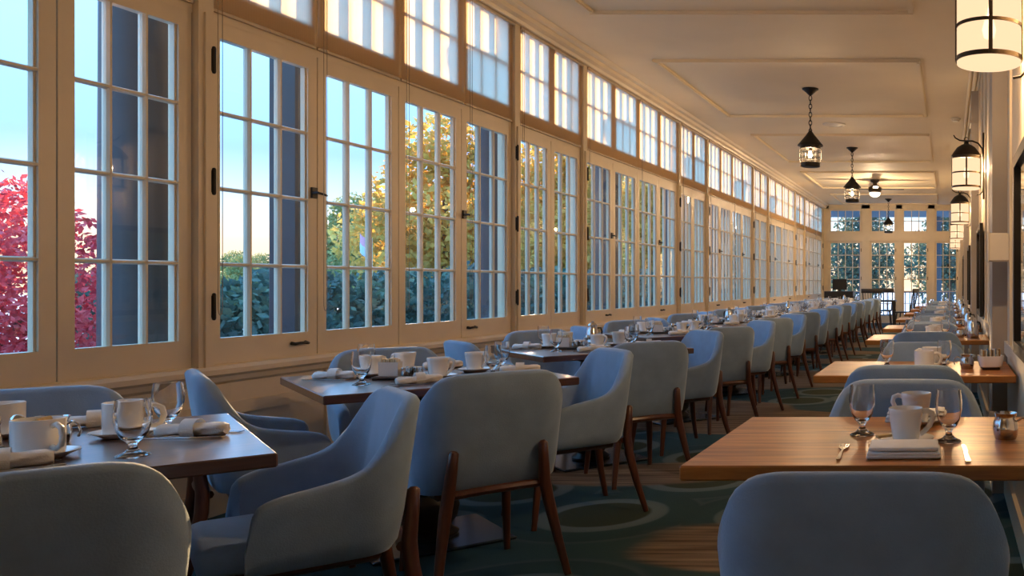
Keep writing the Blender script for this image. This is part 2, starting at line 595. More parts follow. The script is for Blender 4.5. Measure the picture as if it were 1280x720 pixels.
def make_sash(kind, y0, w, z0, z1, cols, rows, st, rt, rb, label, hinge=None):
    WN[0] += 1
    e = empty('window_%d' % WN[0], label, None, (XL - .02, y0, 0), kind='structure')
    key = (kind, round(w, 3))
    if key not in cache:
        gw, gh = w - 2 * st, z1 - z0 - rb - rt
        mw = .022
        pw, ph = (gw - (cols - 1) * mw) / cols, (gh - (rows - 1) * mw) / rows
        fr = frame_mesh(kind + '_frame', w, z0, z1, st, rt, rb)
        def bar(L, axis):
            pr = [(-.040, -.006), (-.040, .006), (-.026, mw / 2), (-.014, mw / 2), (-.002, .005), (-.002, -.005), (-.014, -mw / 2), (-.026, -mw / 2)]
            if axis == 'Z':
                return MB().prism(pr, 'Z', 0, L).mesh('muntin')
            return MB().prism([(u, v) for u, v in pr], 'Y', 0, L).mesh('muntin')
        mv, mh = bar(gh, 'Z'), bar(gw, 'Y')
        pn = MB().box(-.0235, -.0195, 0, pw + .008, 0, ph + .008).mesh('pane')
        cache[key] = (fr, mv, mh, pn, gw, gh, pw, ph, mw)
    fr, mv, mh, pn, gw, gh, pw, ph, mw = cache[key]
    link('sash_frame', fr, M['trim'], e)
    for i in range(1, cols):
        link('muntin', mv, M['trim'], e, (0, st + i * pw + (i - .5) * mw, z0 + rb))
    for j in range(1, rows):
        link('muntin', mh, M['trim'], e, (0, st, z0 + rb + j * ph + (j - .5) * mw))
    for i in range(cols):
        for j in range(rows):
            link('pane', pn, M['pane'], e, (0, st + i * (pw + mw) - .004, z0 + rb + j * (ph + mw) - .004))
    if hinge:
        hy = -.022 if hinge == 'near' else w + .022
        for hz in (z0 + .30, (z0 + z1) / 2 + .05, z1 - .22):
            link('hinge', me_hinge, M['black'], e, (.033, hy, hz))
        ly = w - .03 if hinge == 'near' else .03
        link('latch', me_latch if hinge == 'near' else me_latch_m, M['black'], e, (.0, ly, (z0 + z1) / 2 + .07))
        link('pull_handle', me_pull, M['black'], e, (0, ly - .12 if hinge == 'near' else ly + .10, z0 + .075))
    return e

sash_y = []
for (k, a, b) in bays:
    n = 4 if k == 'A' else 2
    lo, hi = a + .047, b - .047
    w = (hi - lo) / n
    for j in range(n):
        sash_y.append((k, j, n, lo + j * w + .004, w - .008))
for i, (k, j, n, y0, w) in enumerate(sash_y):
    h = None
    if k == 'A' and j == 0:
        h = 'near'
    if k == 'A' and j == 3:
        h = 'far'
    nm = 'hinged' if h else 'fixed'
    make_sash('casement' + k, y0, w, SILL, HEAD - .01, 3, 4, .072, .085, .135, '%s twelve-pane casement, %s from the viewer along the window wall' % (nm, ORD[i]), h)
for i, (k, j, n, y0, w) in enumerate(sash_y):
    make_sash('transom' + k, y0, w, TR0, TR1, 3, 2, .065, .03, .05, 'six-pane transom window behind a blind, %s from the viewer' % ORD[i])

# roller blinds in front of the transoms, one to each pair of sashes or more
def blind(a, b, label):
    w = b - a
    t = empty('roller_blind', label, 'window blind', (XL + .014, a, 0), group='roller blinds over the transom windows')
    link('fabric', MB().box(-.0248, -.0232, .004, w - .004, 2.585, TR1 - .012).mesh('fabric'), M['blind'], t)
    link('roller', MB().tube([(-.006, .004, TR1 - .018), (-.006, w - .004, TR1 - .018)], .016, 10).mesh('roller', 40), M['blindrail'], t)
    link('bottom_rail', MB().rbox(-.029, -.018, .004, w - .004, 2.572, 2.592, .003, 1).mesh('bottom_rail', 40), M['blindrail'], t)
    n = 16
    top = TR1 - .03
    lowz = 1.02
    loop = [(0.022, -.006, top)] + [(0.022, -.006, lowz + .05)] + [(0.022, -.006 + .014 * (1 - math.cos(q)), lowz + .05 - .05 * math.sin(q)) for q in [PI * s / 8 for s in range(1, 8)]] + [(0.022, .022, lowz + .05), (0.022, .022, top)]
    link('cord', MB().tube(loop, .0018, 5).mesh('cord', 60), M['cord'], t)
bi = 0
for (k, a, b) in bays:
    if k == 'A':
        n = 4
        cut = [a + (b - a) * q / 4 for q in range(5)] if a < 6 else [a, (a + b) / 2, b]
    else:
        cut = [a, b]
    for c0, c1 in zip(cut[:-1], cut[1:]):
        blind(c0 + (.048 if c0 == a else .005), c1 - (.048 if c1 == b else .005), 'translucent beige roller blind, %s from the viewer over the window wall' % ORD[bi])
        bi += 1

# ---------------------------------------------------------------- right wall
mb = MB()
mb.box(XR, XR + .16, Y0, Y1, 0, ZC)
wall_right = link('wall_right', mb.mesh('wall_right'), M['wall'])
tag(wall_right, 'cream panelled wall carrying the wall lanterns', kind='structure')
me_vb = MB().box(-.014, 0, -.045, .045, .86, ZC - .25).mesh('wall_stile')
piers_y = [.50 + PITCH * k for k in range(-0, 6)]
sty = []
yv = Y0 + .3
while yv < Y1:
    if all(abs(yv - p) > .25 for p in piers_y):
        sty.append(yv)
    yv += .77
for yv in sty:
    link('wall_stile', me_vb, M['wall'], wall_right, (XR, yv, 0))
link('wall_rail', MB().box(XR - .015, XR, Y0 + .01, Y1 - .01, ZC - .26, ZC - .16).mesh('wall_rail'), M['wall'], wall_right)
link('wall_rail', MB().box(XR - .018, XR, Y0 + .01, Y1 - .01, .79, .86).mesh('wall_rail'), M['wall'], wall_right)
for py in piers_y:
    p = link('pier', MB().box(XR - .085, XR, py - .16, py + .16, 0, ZC - .27).mesh('pier'), M['pier'], wall_right)
    link('capital', MB().box(XR - .10, XR, py - .175, py + .175, ZC - .62, ZC - .585).mesh('capital'), M['pier'], p)
o = link('baseboard_right', MB().box(XR - .02, XR, Y0 + .01, Y1 - .01, 0, .14).mesh('baseboard_right'), M['trim'])
tag(o, 'cream baseboard along the lantern wall', kind='structure')
for i, (px, pz) in enumerate(((XR - .035, ZC - .075), (XR - .085, ZC - .035))):
    o = link('trim_%d' % (3 + i), MB().tube([(px, Y0 + .02, pz), (px, Y1 - .02, pz)], .026, 10).mesh('trim', 40), M['ceil'])
    tag(o, ['lower', 'upper'][i] + ' round cream moulding running under the right ceiling edge', kind='structure')

# ---------------------------------------------------------------- far wall with french doors
FX = [(-3.60, -2.62), (-2.37, -1.58), (-1.40, -.62), (-.42, .27)]
mb = MB()
edges = [XL - .1]
for a, b in FX:
    edges += [a, b]
edges.append(XR + .1)
for a, b in zip(edges[0::2], edges[1::2]):
    mb.box(a, b, Y1, Y1 + .14, 0, ZC)
mb.box(XL - .1, XR + .1, Y1, Y1 + .14, 3.44, ZC)
mb.box(XL - .1, XR + .1, Y1 - .02, Y1 + .14, 2.47, 2.72)
wall_far = link('wall_far', mb.mesh('wall_far'), M['trim'])
tag(wall_far, 'cream timber end wall with glazed doors and transoms', kind='structure')
def glazed_far(name, x0, x1, z0, z1, cols, rows, bottom, label):
    e = empty(name, label, None, (x0, Y1 + .05, 0), kind='structure')
    w = x1 - x0
    st, rt, mw = .055, .06, .022
    m = MB()
    m.box(0, st, 0, .045, z0, z1).box(w - st, w, 0, .045, z0, z1).box(st, w - st, 0, .045, z0, z0 + bottom).box(st, w - st, 0, .045, z1 - rt, z1)
    link('frame', m.mesh('frame'), M['trim'], e)
    gw, gh = w - 2 * st, z1 - z0 - rt - bottom
    for i in range(1, cols):
        link('muntin', MB().box(-mw / 2, mw / 2, .005, .04, z0 + bottom, z1 - rt).mesh('muntin'), M['trim'], e, (st + gw * i / cols, 0, 0))
    for j in range(1, rows):
        link('muntin', MB().box(st, w - st, .005, .04, -mw / 2, mw / 2).mesh('muntin'), M['trim'], e, (0, 0, z0 + bottom + gh * j / rows))
    pn = MB().box(0, gw / cols, .020, .024, 0, gh / rows).mesh('pane')
    for i in range(cols):
        for j in range(rows):
            link('pane', pn, M['pane'], e, (st + gw * i / cols, 0, z0 + bottom + gh * j / rows))
    return e
for i, (a, b) in enumerate(FX):
    wh = ['leftmost', 'second from left', 'third from left', 'rightmost'][i]
    d = glazed_far('door_%d' % (i + 1), a, b, .01, 2.47, 3 if i else 4, 6, .22, 'many-paned glazed door in the far wall, ' + wh)
    link('door_hinge', MB().box(-.012, .012, -.01, .0, -.05, .05).mesh('door_hinge'), M['bronze'], d, (b - a - .01, 0, 2.2))
    link('door_hinge', MB().box(-.012, .012, -.01, .0, -.05, .05).mesh('door_hinge'), M['bronze'], d, (b - a - .01, 0, 1.35))
    WN[0] += 1
    glazed_far('window_%d' % WN[0], a, b, 2.72, 3.44, 3 if i else 4, 2, .05, 'transom window above the far glazed doors, ' + wh)

# ---------------------------------------------------------------- ceiling frames
def ceil_frame(n, x0, x1, y0, y1, label):
    w, h = .055, .022
    m = MB()
    for (a, b, c, d) in ((x0, x1, y0, y0 + w), (x0, x1, y1 - w, y1), (x0, x0 + w, y0 + w, y1 - w), (x1 - w, x1, y0 + w, y1 - w)):
        m.box(a, b, c, d, ZC - h, ZC)
        m.box(a + .012, b - .012, c + .012, d - .012, ZC - h - .008, ZC - h)
    o = link('trim_%d' % n, m.mesh('ceiling_moulding'), M['ceil'])
    tag(o, label, kind='structure')
for i, (a, b) in enumerate(((.15, 3.1), (4.65, 7.68), (9.28, 12.40), (13.9, 17.0), (18.5, 21.6), (23.1, 25.9))):
    ceil_frame(10 + i, -3.13, -.30, a, b, 'rectangular cream ceiling moulding, %s panel from the viewer' % ORD[i])

# ------------------------------------------------------------------ furniture: tub chair
def interp(t, pts):
    for (a, va), (b, vb) in zip(pts[:-1], pts[1:]):
        if t <= b:
            u = (t - a) / (b - a)
            u = u * u * (3 - 2 * u) * .5 + u * .5
            return va + (vb - va) * u
    return pts[-1][1]

def smooth_interp(t, pts):
    n = len(pts)
    for i in range(n - 1):
        (a, va), (b, vb) = pts[i], pts[i + 1]
        if t <= b or i == n - 2:
            def slope(k):
                if k <= 0:
                    return 0.0
                if k >= n - 1:
                    return (pts[-1][1] - pts[-2][1]) / (pts[-1][0] - pts[-2][0])
                s0 = (pts[k][1] - pts[k - 1][1]) / (pts[k][0] - pts[k - 1][0])
                s1 = (pts[k + 1][1] - pts[k][1]) / (pts[k + 1][0] - pts[k][0])
                return 0.0 if s0 * s1 <= 0 else 2 * s0 * s1 / (s0 + s1)
            h = b - a
            u = min(1.0, max(0.0, (t - a) / h))
            m0, m1 = slope(i) * h, slope(i + 1) * h
            return (2 * u ** 3 - 3 * u ** 2 + 1) * va + (u ** 3 - 2 * u ** 2 + u) * m0 + (-2 * u ** 3 + 3 * u ** 2) * vb + (u ** 3 - u ** 2) * m1
    return pts[-1][1]

def chair_shell():
    hb, r, la = .150, .115, .27
    tot = hb + r * PI / 2 + la
    TOP = [(0, .838), (.14, .837), (.18, .829), (.21, .808), (.24, .762), (.285, .690), (.325, .643), (.37, .620), (.45, .602), (.53, .586), (.565, .572), (.585, .548), (tot, .46)]
    th = .052
    ts = []
    n = 40
    for i in range(-n, n + 1):
        u = abs(i) / n
        ts.append(math.copysign(tot * u, i))
    ts = sorted(set(ts + [s * (tot - e) for s in (-1, 1) for e in (.012, .026)]))
    vs, fs = [], []
    P = 0
    for t in ts:
        a = abs(t)
        sg = 1 if t >= 0 else -1
        if a <= hb:
            x, y, nx, ny = a, -.255, 0, -1
        elif a <= hb + r * PI / 2:
            q = (a - hb) / r
            x, y, nx, ny = hb + r * math.sin(q), -.255 + r - r * math.cos(q), math.sin(q), -math.cos(q)
        else:
            x, y, nx, ny = hb + r, -.255 + r + (a - hb - r * PI / 2), 1, 0
        top = smooth_interp(a, TOP)
        wlean = smooth_interp(a, [(0, .135), (.15, .13), (.34, .09), (tot, .05)])
        endk = min(1.0, max(.35, (tot - a) / .03))
        prof = []
        bot = .375
        H = top - bot
        for f_, off in ((0, -.022), (.06, -.006), (.25, 0), (.5, 0), (.75, 0), (1 - .018 / H, 0)):
            prof.append((off, bot + H * f_))
        prof += [(-th * endk * .16, top - .006), (-th * endk * .5, top), (-th * endk * .84, top - .006), (-th * endk, top - .018)]
        for f_ in (.75, .5, .25, .08):
            prof.append((-th * endk - .012 * (1 - f_), bot + H * f_))
        P = len(prof)
        for off, z in prof:
            d = off + (z - .40) * wlean
            vs.append((sg * (x + nx * d), y + ny * d, z))
    for i in range(len(ts) - 1):
        for k in range(P - 1):
            fs.append((i * P + k, (i + 1) * P + k, (i + 1) * P + k + 1, i * P + k + 1))
        fs.append((i * P + P - 1, (i + 1) * P + P - 1, (i + 1) * P, i * P))
    fs.append(tuple(range(P)))
    fs.append(tuple(reversed([(len(ts) - 1) * P + k for k in range(P)])))
    return MB().add(vs, fs).mesh('shell', 55)

def seat_cushion():
    bm = bmesh.new()
    m = MB().rbox(-.218, .218, -.215, .265, .375, .462, .035, 3)
    for i, (x, y, z) in enumerate(m.v):
        if z > .44:
            z += .016 * (1 - (x / .22) ** 2) * (1 - ((y - .02) / .25) ** 2)
        if y > .2:
            y -= .05 * (x / .22) ** 2
        m.v[i] = (x, y, z)
    return m.mesh('seat', 60)

ME_shell, ME_seat = chair_shell(), seat_cushion()
ME_frame = MB().rbox(-.20, .20, -.20, .21, .345, .385, .012, 1).tube([(-.175, -.258, .372), (-.09, -.274, .378), (0, -.278, .380), (.09, -.274, .378), (.175, -.258, .372)], .017, 8).mesh('seat_frame', 40)
def rleg(s):
    return MB().tube([(s * .163, -.292, .548), (s * .165, -.291, .540), (s * .170, -.286, .47), (s * .178, -.276, .385), (s * .190, -.280, .31), (s * .215, -.308, .16), (s * .242, -.348, .0)],
                     [.010, .018, .020, .0225, .0225, .018, .0135], 10).mesh('leg', 50)
def fleg(s):
    return MB().tube([(s * .185, .165, .36), (s * .19, .172, .25), (s * .205, .20, .0)], [.021, .019, .013], 10).mesh('leg', 50)
ME_legs = [rleg(-1), rleg(1), fleg(-1), fleg(1)]
CH = {'p': None}
def chair(x, y, face, label, group):
    """face: heading of the sitter in degrees, 0 = +Y (away from the viewer), counter-clockwise"""
    if CH['p'] is None:
        t = empty('tub_chair', label, 'chair')
        link('backrest', ME_shell, M['fabric'], t)
        link('seat', ME_seat, M['fabric'], t)
        link('seat_frame', ME_frame, M['walnut'], t)
        for me in ME_legs:
            link('leg', me, M['walnut'], t)
        CH['p'] = t
    else:
        t = copy_tree(CH['p'])
    t.location = (x, y, 0)
    t.rotation_euler = (0, 0, math.radians(face))
    tag(t, label, 'chair', group)
    return t

# ------------------------------------------------------------------ tables
ME_ped = MB().lathe([(.0, .014), (.115, .014), (.12, .03), (.10, .045), (.085, .06), (.112, .10), (.122, .15), (.112, .19), (.09, .215), (.098, .235), (.12, .32), (.132, .40), (.125, .48), (.10, .54), (.07, .60), (.065, .66), (.12, .69), (.12, .712), (0, .712)], 24).mesh('pedestal', 35)
ME_plate = MB().rbox(-.285, .285, -.285, .285, 0, .016, .005, 1).mesh('base_plate')
ME_topL = MB().rbox(-.49, .49, -.49, .49, .714, .75, .004, 1).mesh('table_top')
ME_topR = MB().rbox(-.478, .478, -.385, .385, .714, .75, .004, 1).mesh('table_top')
def table(x, y, rz, top, mat, label, group):
    t = empty('dining_table', label, 'table', (x, y, 0), rz, group)
    link('table_top', top, mat, t)
    link('pedestal', ME_ped, M['black'], t)
    link('base_plate', ME_plate, M['plate'], t)
    return t

# ------------------------------------------------------------------ tableware
ME_goblet = MB().lathe([(0, 0), (.033, 0), (.035, .002), (.032, .005), (.018, .011), (.010, .019), (.0085, .028), (.013, .036), (.022, .044), (.031, .062), (.0365, .085), (.0375, .105), (.0355, .125), (.0335, .142),
                        (.0318, .142), (.0335, .125), (.0355, .105), (.0345, .086), (.029, .064), (.020, .049), (.010, .044), (0, .043)], 24).mesh('goblet', 50)
def mug_mesh():
    m = MB().lathe([(0, .003), (.026, .003), (.028, 0), (.032, .001), (.036, .010), (.041, .045), (.0445, .070), (.045, .074), (.046, .076), (.0468, .088), (.0455, .0905), (.0435, .088), (.042, .070), (.038, .030), (.032, .010), (0, .008)], 24)
    pts = [(.042, 0, .078), (.056, 0, .082), (.070, 0, .076), (.073, 0, .062), (.064, 0, .042), (.052, 0, .028), (.039, 0, .018)]
    m.tube(pts, [.0045, .005, .005, .005, .005, .0045, .004], 8, squash=1.5)
    return m.mesh('mug', 55)
def mug_straight_mesh():
    q = 1.18
    m = MB().lathe([(0, .003), (.034, .003), (.036, 0), (.040, .002), (.0415, .012), (.042, .08), (.0425, .086), (.0405, .087), (.039, .082), (.0385, .012), (0, .008)], 24)
    pts = [(.040, 0, .072), (.055, 0, .076), (.068, 0, .068), (.072, 0, .048), (.066, 0, .028), (.053, 0, .020), (.040, 0, .024)]
    m.tube(pts, [.005] * 7, 8, squash=1.3)
    m.v = [(x * q, y * q, z * 1.06) for x, y, z in m.v]
    return m.mesh('mug', 55)
ME_mug, ME_mug2 = mug_mesh(), mug_straight_mesh()
ME_saucer = MB().lathe([(0, .004), (.040, .004), (.044, 0), (.048, .001), (.060, .008), (.076, .016), (.077, .018), (.074, .018), (.058, .011), (.046, .0065), (0, .006)], 28).mesh('saucer', 60)
def folded_napkin():
    m = MB()
    for k, (z, w, d) in enumerate(((.0, .092, .062), (.0095, .090, .061), (.019, .086, .058))):
        q = MB().rbox(-w, w, -d, d, z, z + .0095, .0042, 2)
        for i, (x, y, zz) in enumerate(q.v):
            q.v[i] = (x, y, zz + .0022 * math.sin(x * 40 + k * 2) * (z > 0 or zz > .004) + .0012 * math.sin(y * 70 + k))
        m.add(q.v, q.f)
    return m.mesh('napkin', 60)
def rolled_napkin():
    pts, rs = [], []
    n = 14
    vs, fs, seg = [], [], 18
    for i in range(n + 1):
        u = i / n
        x = -.088 + .176 * u
        for k in range(seg):
            a = 2 * PI * k / seg
            r = .020 + .0026 * math.sin(a * 2 + u * 5) + .0022 * math.sin(a * 5 + u * 9) + (.0025 if .36 < u < .64 else 0)
            e = .72 if i in (0, n) else 1
            vs.append((x, r * e * 1.15 * math.cos(a), .018 + r * e * .85 * math.sin(a)))
    for i in range(n):
        for k in range(seg):
            k2 = (k + 1) % seg
            fs.append((i * seg + k, (i + 1) * seg + k, (i + 1) * seg + k2, i * seg + k2))
    fs.append(tuple(range(seg)))
    fs.append(tuple(reversed(range(n * seg, (n + 1) * seg))))
    m = MB().add(vs, fs)
    return m.mesh('napkin_roll', 65)
ME_napkin, ME_roll = folded_napkin(), rolled_napkin()
ME_rollband = MB().lathe([(.0285, -.018), (.0292, -.018), (.0292, .018), (.0285, .018), (.0285, -.018)], 20).mesh('napkin_band', 60)
def fork_mesh():
    m = MB()
    m.prism([(-.004, -.10), (.004, -.10), (.0055, -.085), (.003, .0), (.003, .03), (.0115, .05), (.012, .065), (-.012, .065), (-.0115, .05), (-.003, .03), (-.003, .0), (-.0055, -.085)], 'Z', .002, .0045)
    for k in range(4):
        x = -.0105 + k * .007
        m.box(x - .0016, x + .0016, .064, .10, .002, .0045)
    return m.mesh('fork', 40)
def knife_mesh():
    m = MB().prism([(-.0065, -.11), (.0065, -.11), (.0075, -.10), (.005, .0), (.0085, .012), (.0085, .09), (.004, .11), (-.002, .112), (-.004, .09), (-.004, .012), (-.005, 0), (-.0075, -.10)], 'Z', .002, .0055)
    return m.mesh('knife', 40)
def spoon_mesh():
    m = MB().prism([(-.004, -.07), (.004, -.07), (.002, .02), (.008, .035), (.010, .05), (.007, .063), (0, .068), (-.007, .063), (-.010, .05), (-.008, .035), (-.002, .02)], 'Z', .0, .003)
    return m.mesh('teaspoon', 40)
ME_fork, ME_knife, ME_spoon = fork_mesh(), knife_mesh(), spoon_mesh()
ME_creamer = MB().lathe([(0, .002), (.026, .002), (.030, 0), (.034, .012), (.036, .030), (.033, .048), (.028, .058), (.031, .068), (.034, .072), (.0325, .072), (.0265, .058), (.031, .046), (.033, .030), (.030, .012), (0, .008)], 22).mesh('creamer_body', 50)
ME_creamer_h = MB().tube([(.033, 0, .05), (.05, 0, .060), (.066, 0, .052), (.072, 0, .034), (.066, 0, .018)], .003, 6).mesh('handle', 60)
ME_creamer_s = MB().prism([(-.012, .060), (.012, .060), (.006, .0735), (-.006, .0735)], 'X', -.046, -.028).mesh('spout', 40)
ME_tray = MB().rbox(-.095, .095, -.065, .065, 0, .014, .005, 1).mesh('tray')
ME_holder = MB().box(-.04, .04, -.026, -.022, 0, .062).box(-.04, .04, .022, .026, 0, .062).box(-.04, -.036, -.022, .022, 0, .062).box(.036, .04, -.022, .022, 0, .062).box(-.036, .036, -.022, .022, 0, .005).mesh('holder')
ME_packet = MB().rbox(-.003, .003, -.020, .020, 0, .066, .0012, 1).mesh('sugar_packet')
ME_jam = MB().lathe([(0, 0), (.018, 0), (.020, .004), (.020, .026), (.021, .027), (.021, .036), (.019, .038), (0, .038)], 14).mesh('jam_pot', 40)
ME_shaker = MB().lathe([(0, 0), (.015, 0), (.017, .004), (.013, .04), (.012, .052), (.015, .060), (.014, .072), (.007, .080), (0, .081)], 14).mesh('shaker', 45)
def bowl_mesh():
    m = MB()
    ring = []
    def sq(hw, z, e=5):
        out = []
        for k in range(28):
            a = 2 * PI * k / 28
            c, s_ = math.cos(a), math.sin(a)
            r = hw / ((abs(c) ** e + abs(s_) ** e) ** (1 / e))
            out.append((r * c, r * s_, z))
        return out
    rings = [sq(.045, 0), sq(.055, .004), sq(.062, .030), sq(.065, .058), sq(.0615, .058), sq(.058, .030), sq(.050, .010)]
    vs = [p for r in rings for p in r]
    fs = []
    for i in range(len(rings) - 1):
        for k in range(28):
            k2 = (k + 1) % 28
            fs.append((i * 28 + k, i * 28 + k2, (i + 1) * 28 + k2, (i + 1) * 28 + k))
    fs.append(tuple(range(28)))
    fs.append(tuple(range(6 * 28, 7 * 28)))
    return m.add(vs, fs).mesh('bowl', 45)
ME_bowl = bowl_mesh()
ME_carafe = MB().lathe([(0, 0), (.045, 0), (.048, .006), (.047, .06), (.038, .11), (.030, .135), (.031, .145), (.024, .155), (.010, .162), (.010, .172), (0, .174)], 20).mesh('carafe_body', 40)
ME_carafe_h = MB().tube([(.036, 0, .125), (.062, 0, .125), (.070, 0, .10), (.066, 0, .06), (.048, 0, .045)], .006, 8).mesh('handle', 60)

TZ = .75
def put(name, me, mat, x, y, rz, label, cat, group, z=TZ):
    o = link(name, me, mat, None, (x, y, z), rz)
    return tag(o, label, cat, group)
def mug_on_saucer(x, y, rz, where, kind=0, spoon=False):
    put('saucer', ME_saucer, M['ceramic'], x, y, 0, 'white saucer under the mug ' + where, 'saucer', 'saucers under the mugs')
    put('coffee_mug', ME_mug if kind == 0 else ME_mug2, M['ceramic'], x, y, rz, 'white china mug ' + where, 'mug', 'white mugs on the tables', TZ + .0062)
    if spoon:
        put('teaspoon', ME_spoon, M['steel'], x + .05 * math.cos(rz + 2), y + .05 * math.sin(rz + 2), rz + .5, 'steel teaspoon on the saucer ' + where, 'spoon', 'teaspoons', TZ + .0175)
def roll(x, y, rz, where, cutlery=True):
    t = empty('napkin_roll', 'rolled white napkin ' + where, 'napkin', (x, y, TZ), rz, 'rolled napkins on the window tables')
    link('cloth', ME_roll, M['linen'], t)
    link('band', ME_rollband, M['linen'], t, (0, 0, .0205), rot=(0, PI / 2, 0))
    if cutlery:
        dx, dy = math.cos(rz + PI / 2), math.sin(rz + PI / 2)
        put('fork', ME_fork, M['steel'], x + dx * .045, y + dy * .045, rz - PI / 2, 'steel fork beside the napkin ' + where, 'fork', 'forks')
        put('knife', ME_knife, M['steel'], x - dx * .045, y - dy * .045, rz - PI / 2, 'steel knife beside the napkin ' + where, 'knife', 'knives')
def goblet(x, y, where):
    put('water_goblet', ME_goblet, M['goblet'], x, y, random.random(), 'clear stemmed water goblet ' + where, 'glass', 'water goblets')
def creamer(x, y, rz, where):
    t = empty('milk_creamer', 'small steel milk jug ' + where, 'jug', (x, y, TZ), rz, 'steel milk jugs')
    link('body', ME_creamer, M['steel'], t)
    link('handle', ME_creamer_h, M['steel'], t)
    link('spout', ME_creamer_s, M['steel'], t)
def caddy(x, y, rz, where, full=True):
    t = empty('condiment_tray', 'dark condiment tray with packet holder ' + where, 'tray', (x, y, TZ), rz, 'condiment trays')
    link('tray', ME_tray, M['darkplastic'], t)
    h = link('packet_holder', ME_holder, M['ceramic'], t, (-.04, 0, .014))
    if full:
        for k in range(7):
            link('sugar_packet', ME_packet, None, h, (-.030 + k * .010, random.uniform(-.002, .002), .006 + random.uniform(0, .008)), random.uniform(-.06, .06))
    cx, cy = math.cos(rz), math.sin(rz)
    for k, (a, b) in enumerate(((.035, .03), (.035, -.03), (.075, .0))):
        put('jam_pot', ME_jam, M['steel'], x + a * cx - b * cy, y + a * cy + b * cx, 0, '%s small jam pot on the tray ' % ['left', 'right', 'outer'][k] + where, 'jar', 'jam pots', TZ + .014)
for me, m in ((ME_packet, 'bluepaper'),):
    me.materials.append(M['paper'])
def shakers(x, y, where):
    put('salt_shaker', ME_shaker, M['steel'], x, y, 0, 'steel salt shaker ' + where, 'shaker', 'shakers')
    put('pepper_shaker', ME_shaker, M['steel'], x + .05, y + .012, 0, 'steel pepper shaker ' + where, 'shaker', 'shakers')
def carafe(x, y, rz, where):
    t = empty('coffee_carafe', 'steel coffee carafe ' + where, 'carafe', (x, y, TZ), rz, 'steel carafes')
    link('body', ME_carafe, M['steel'], t)
    link('handle', ME_carafe_h, M['black'], t)

# ---- window-side tables, set cornerwise
NT = 11
TX, TY0, TP = -2.40, 2.24, 1.83
SEAT = [('near aisle side', .44, -.44, 45), ('far aisle side', .42, .42, 135), ('far window side', -.44, .44, -135), ('near window side', -.385, -.385, -45)]
for k in range(NT):
    ty = TY0 + TP * k
    od = ORD[k]
    table(TX, ty, PI / 4, ME_topL, M['top_shaded'], 'shaded brown square table set cornerwise, %s in the row along the windows' % od, 'tables along the windows')
    for nm, dx, dy, fa in SEAT:
        if k == 0 and fa == 45:
            dx += .03
        chair(TX + dx + random.uniform(-.015, .015), ty + dy + random.uniform(-.015, .015), fa + random.uniform(-4, 4),
              'blue-grey tub chair on the %s of the %s window table' % (nm, od), 'chairs around the window tables')
    w = 'of the %s window table' % od
    R = random.uniform
    jt = lambda: R(-.015, .015) if k > 1 else 0
    P = lambda dx, dy: (TX + dx + jt(), ty + dy + jt())
    mug_on_saucer(*(P(.08, -.07) if k else P(.155, -.07)), R(-.6, .2), 'at the near aisle seat ' + w, 1 if k == 0 else 0)
    mug_on_saucer(*P(.08, .24), R(-.4, .6), 'at the far aisle seat ' + w, 1 if k == 0 else 0, k < 3)
    mug_on_saucer(*P(-.25, .22), R(2, 4), 'at the far window seat ' + w, 1 if k == 0 else 0)
    mug_on_saucer(*P(-.29, .02), R(1, 5), 'at the near window seat ' + w, 0)
    if k == 0:
        goblet(TX + .36, ty - .04, 'by the aisle corner ' + w)
        goblet(TX + .12, ty + .33, 'by the far corner ' + w)
        roll(TX + .26, ty + .25, .15, 'at the far aisle seat ' + w)
        roll(TX + .20, ty - .20, .75, 'at the near aisle seat ' + w)
    else:
        goblet(*P(.25, .08), 'by the aisle corner ' + w)
        goblet(*P(.16, .34), 'by the far corner ' + w)
        roll(*P(.32, .20), .35, 'at the far aisle seat ' + w, k < 4)
        roll(*P(.12, -.28), .80, 'at the near aisle seat ' + w, k < 4)
    goblet(*P(-.11, -.31), 'by the near corner ' + w)
    goblet(*P(-.40, .16), 'by the window corner ' + w)
    roll(*P(-.37, -.10), .10, 'at the near window seat ' + w, k < 4)
    roll(*P(-.18, .42), .70, 'at the far window seat ' + w, False)
    if k % 2 == 0 and k > 0:
        creamer(*P(.0, .06), R(0, 6), 'on the middle ' + w)
        carafe(*P(-.05, .20), R(0, 6), 'on the middle ' + w)
    caddy(*P(-.10, -.06), .2, 'on the middle ' + w, k < 5)
    if k == 0:
        creamer(TX - .02, ty + .14, 0, 'on the middle ' + w)
    shakers(*P(-.06, .12) if k else (TX - .14, ty + .10), w)

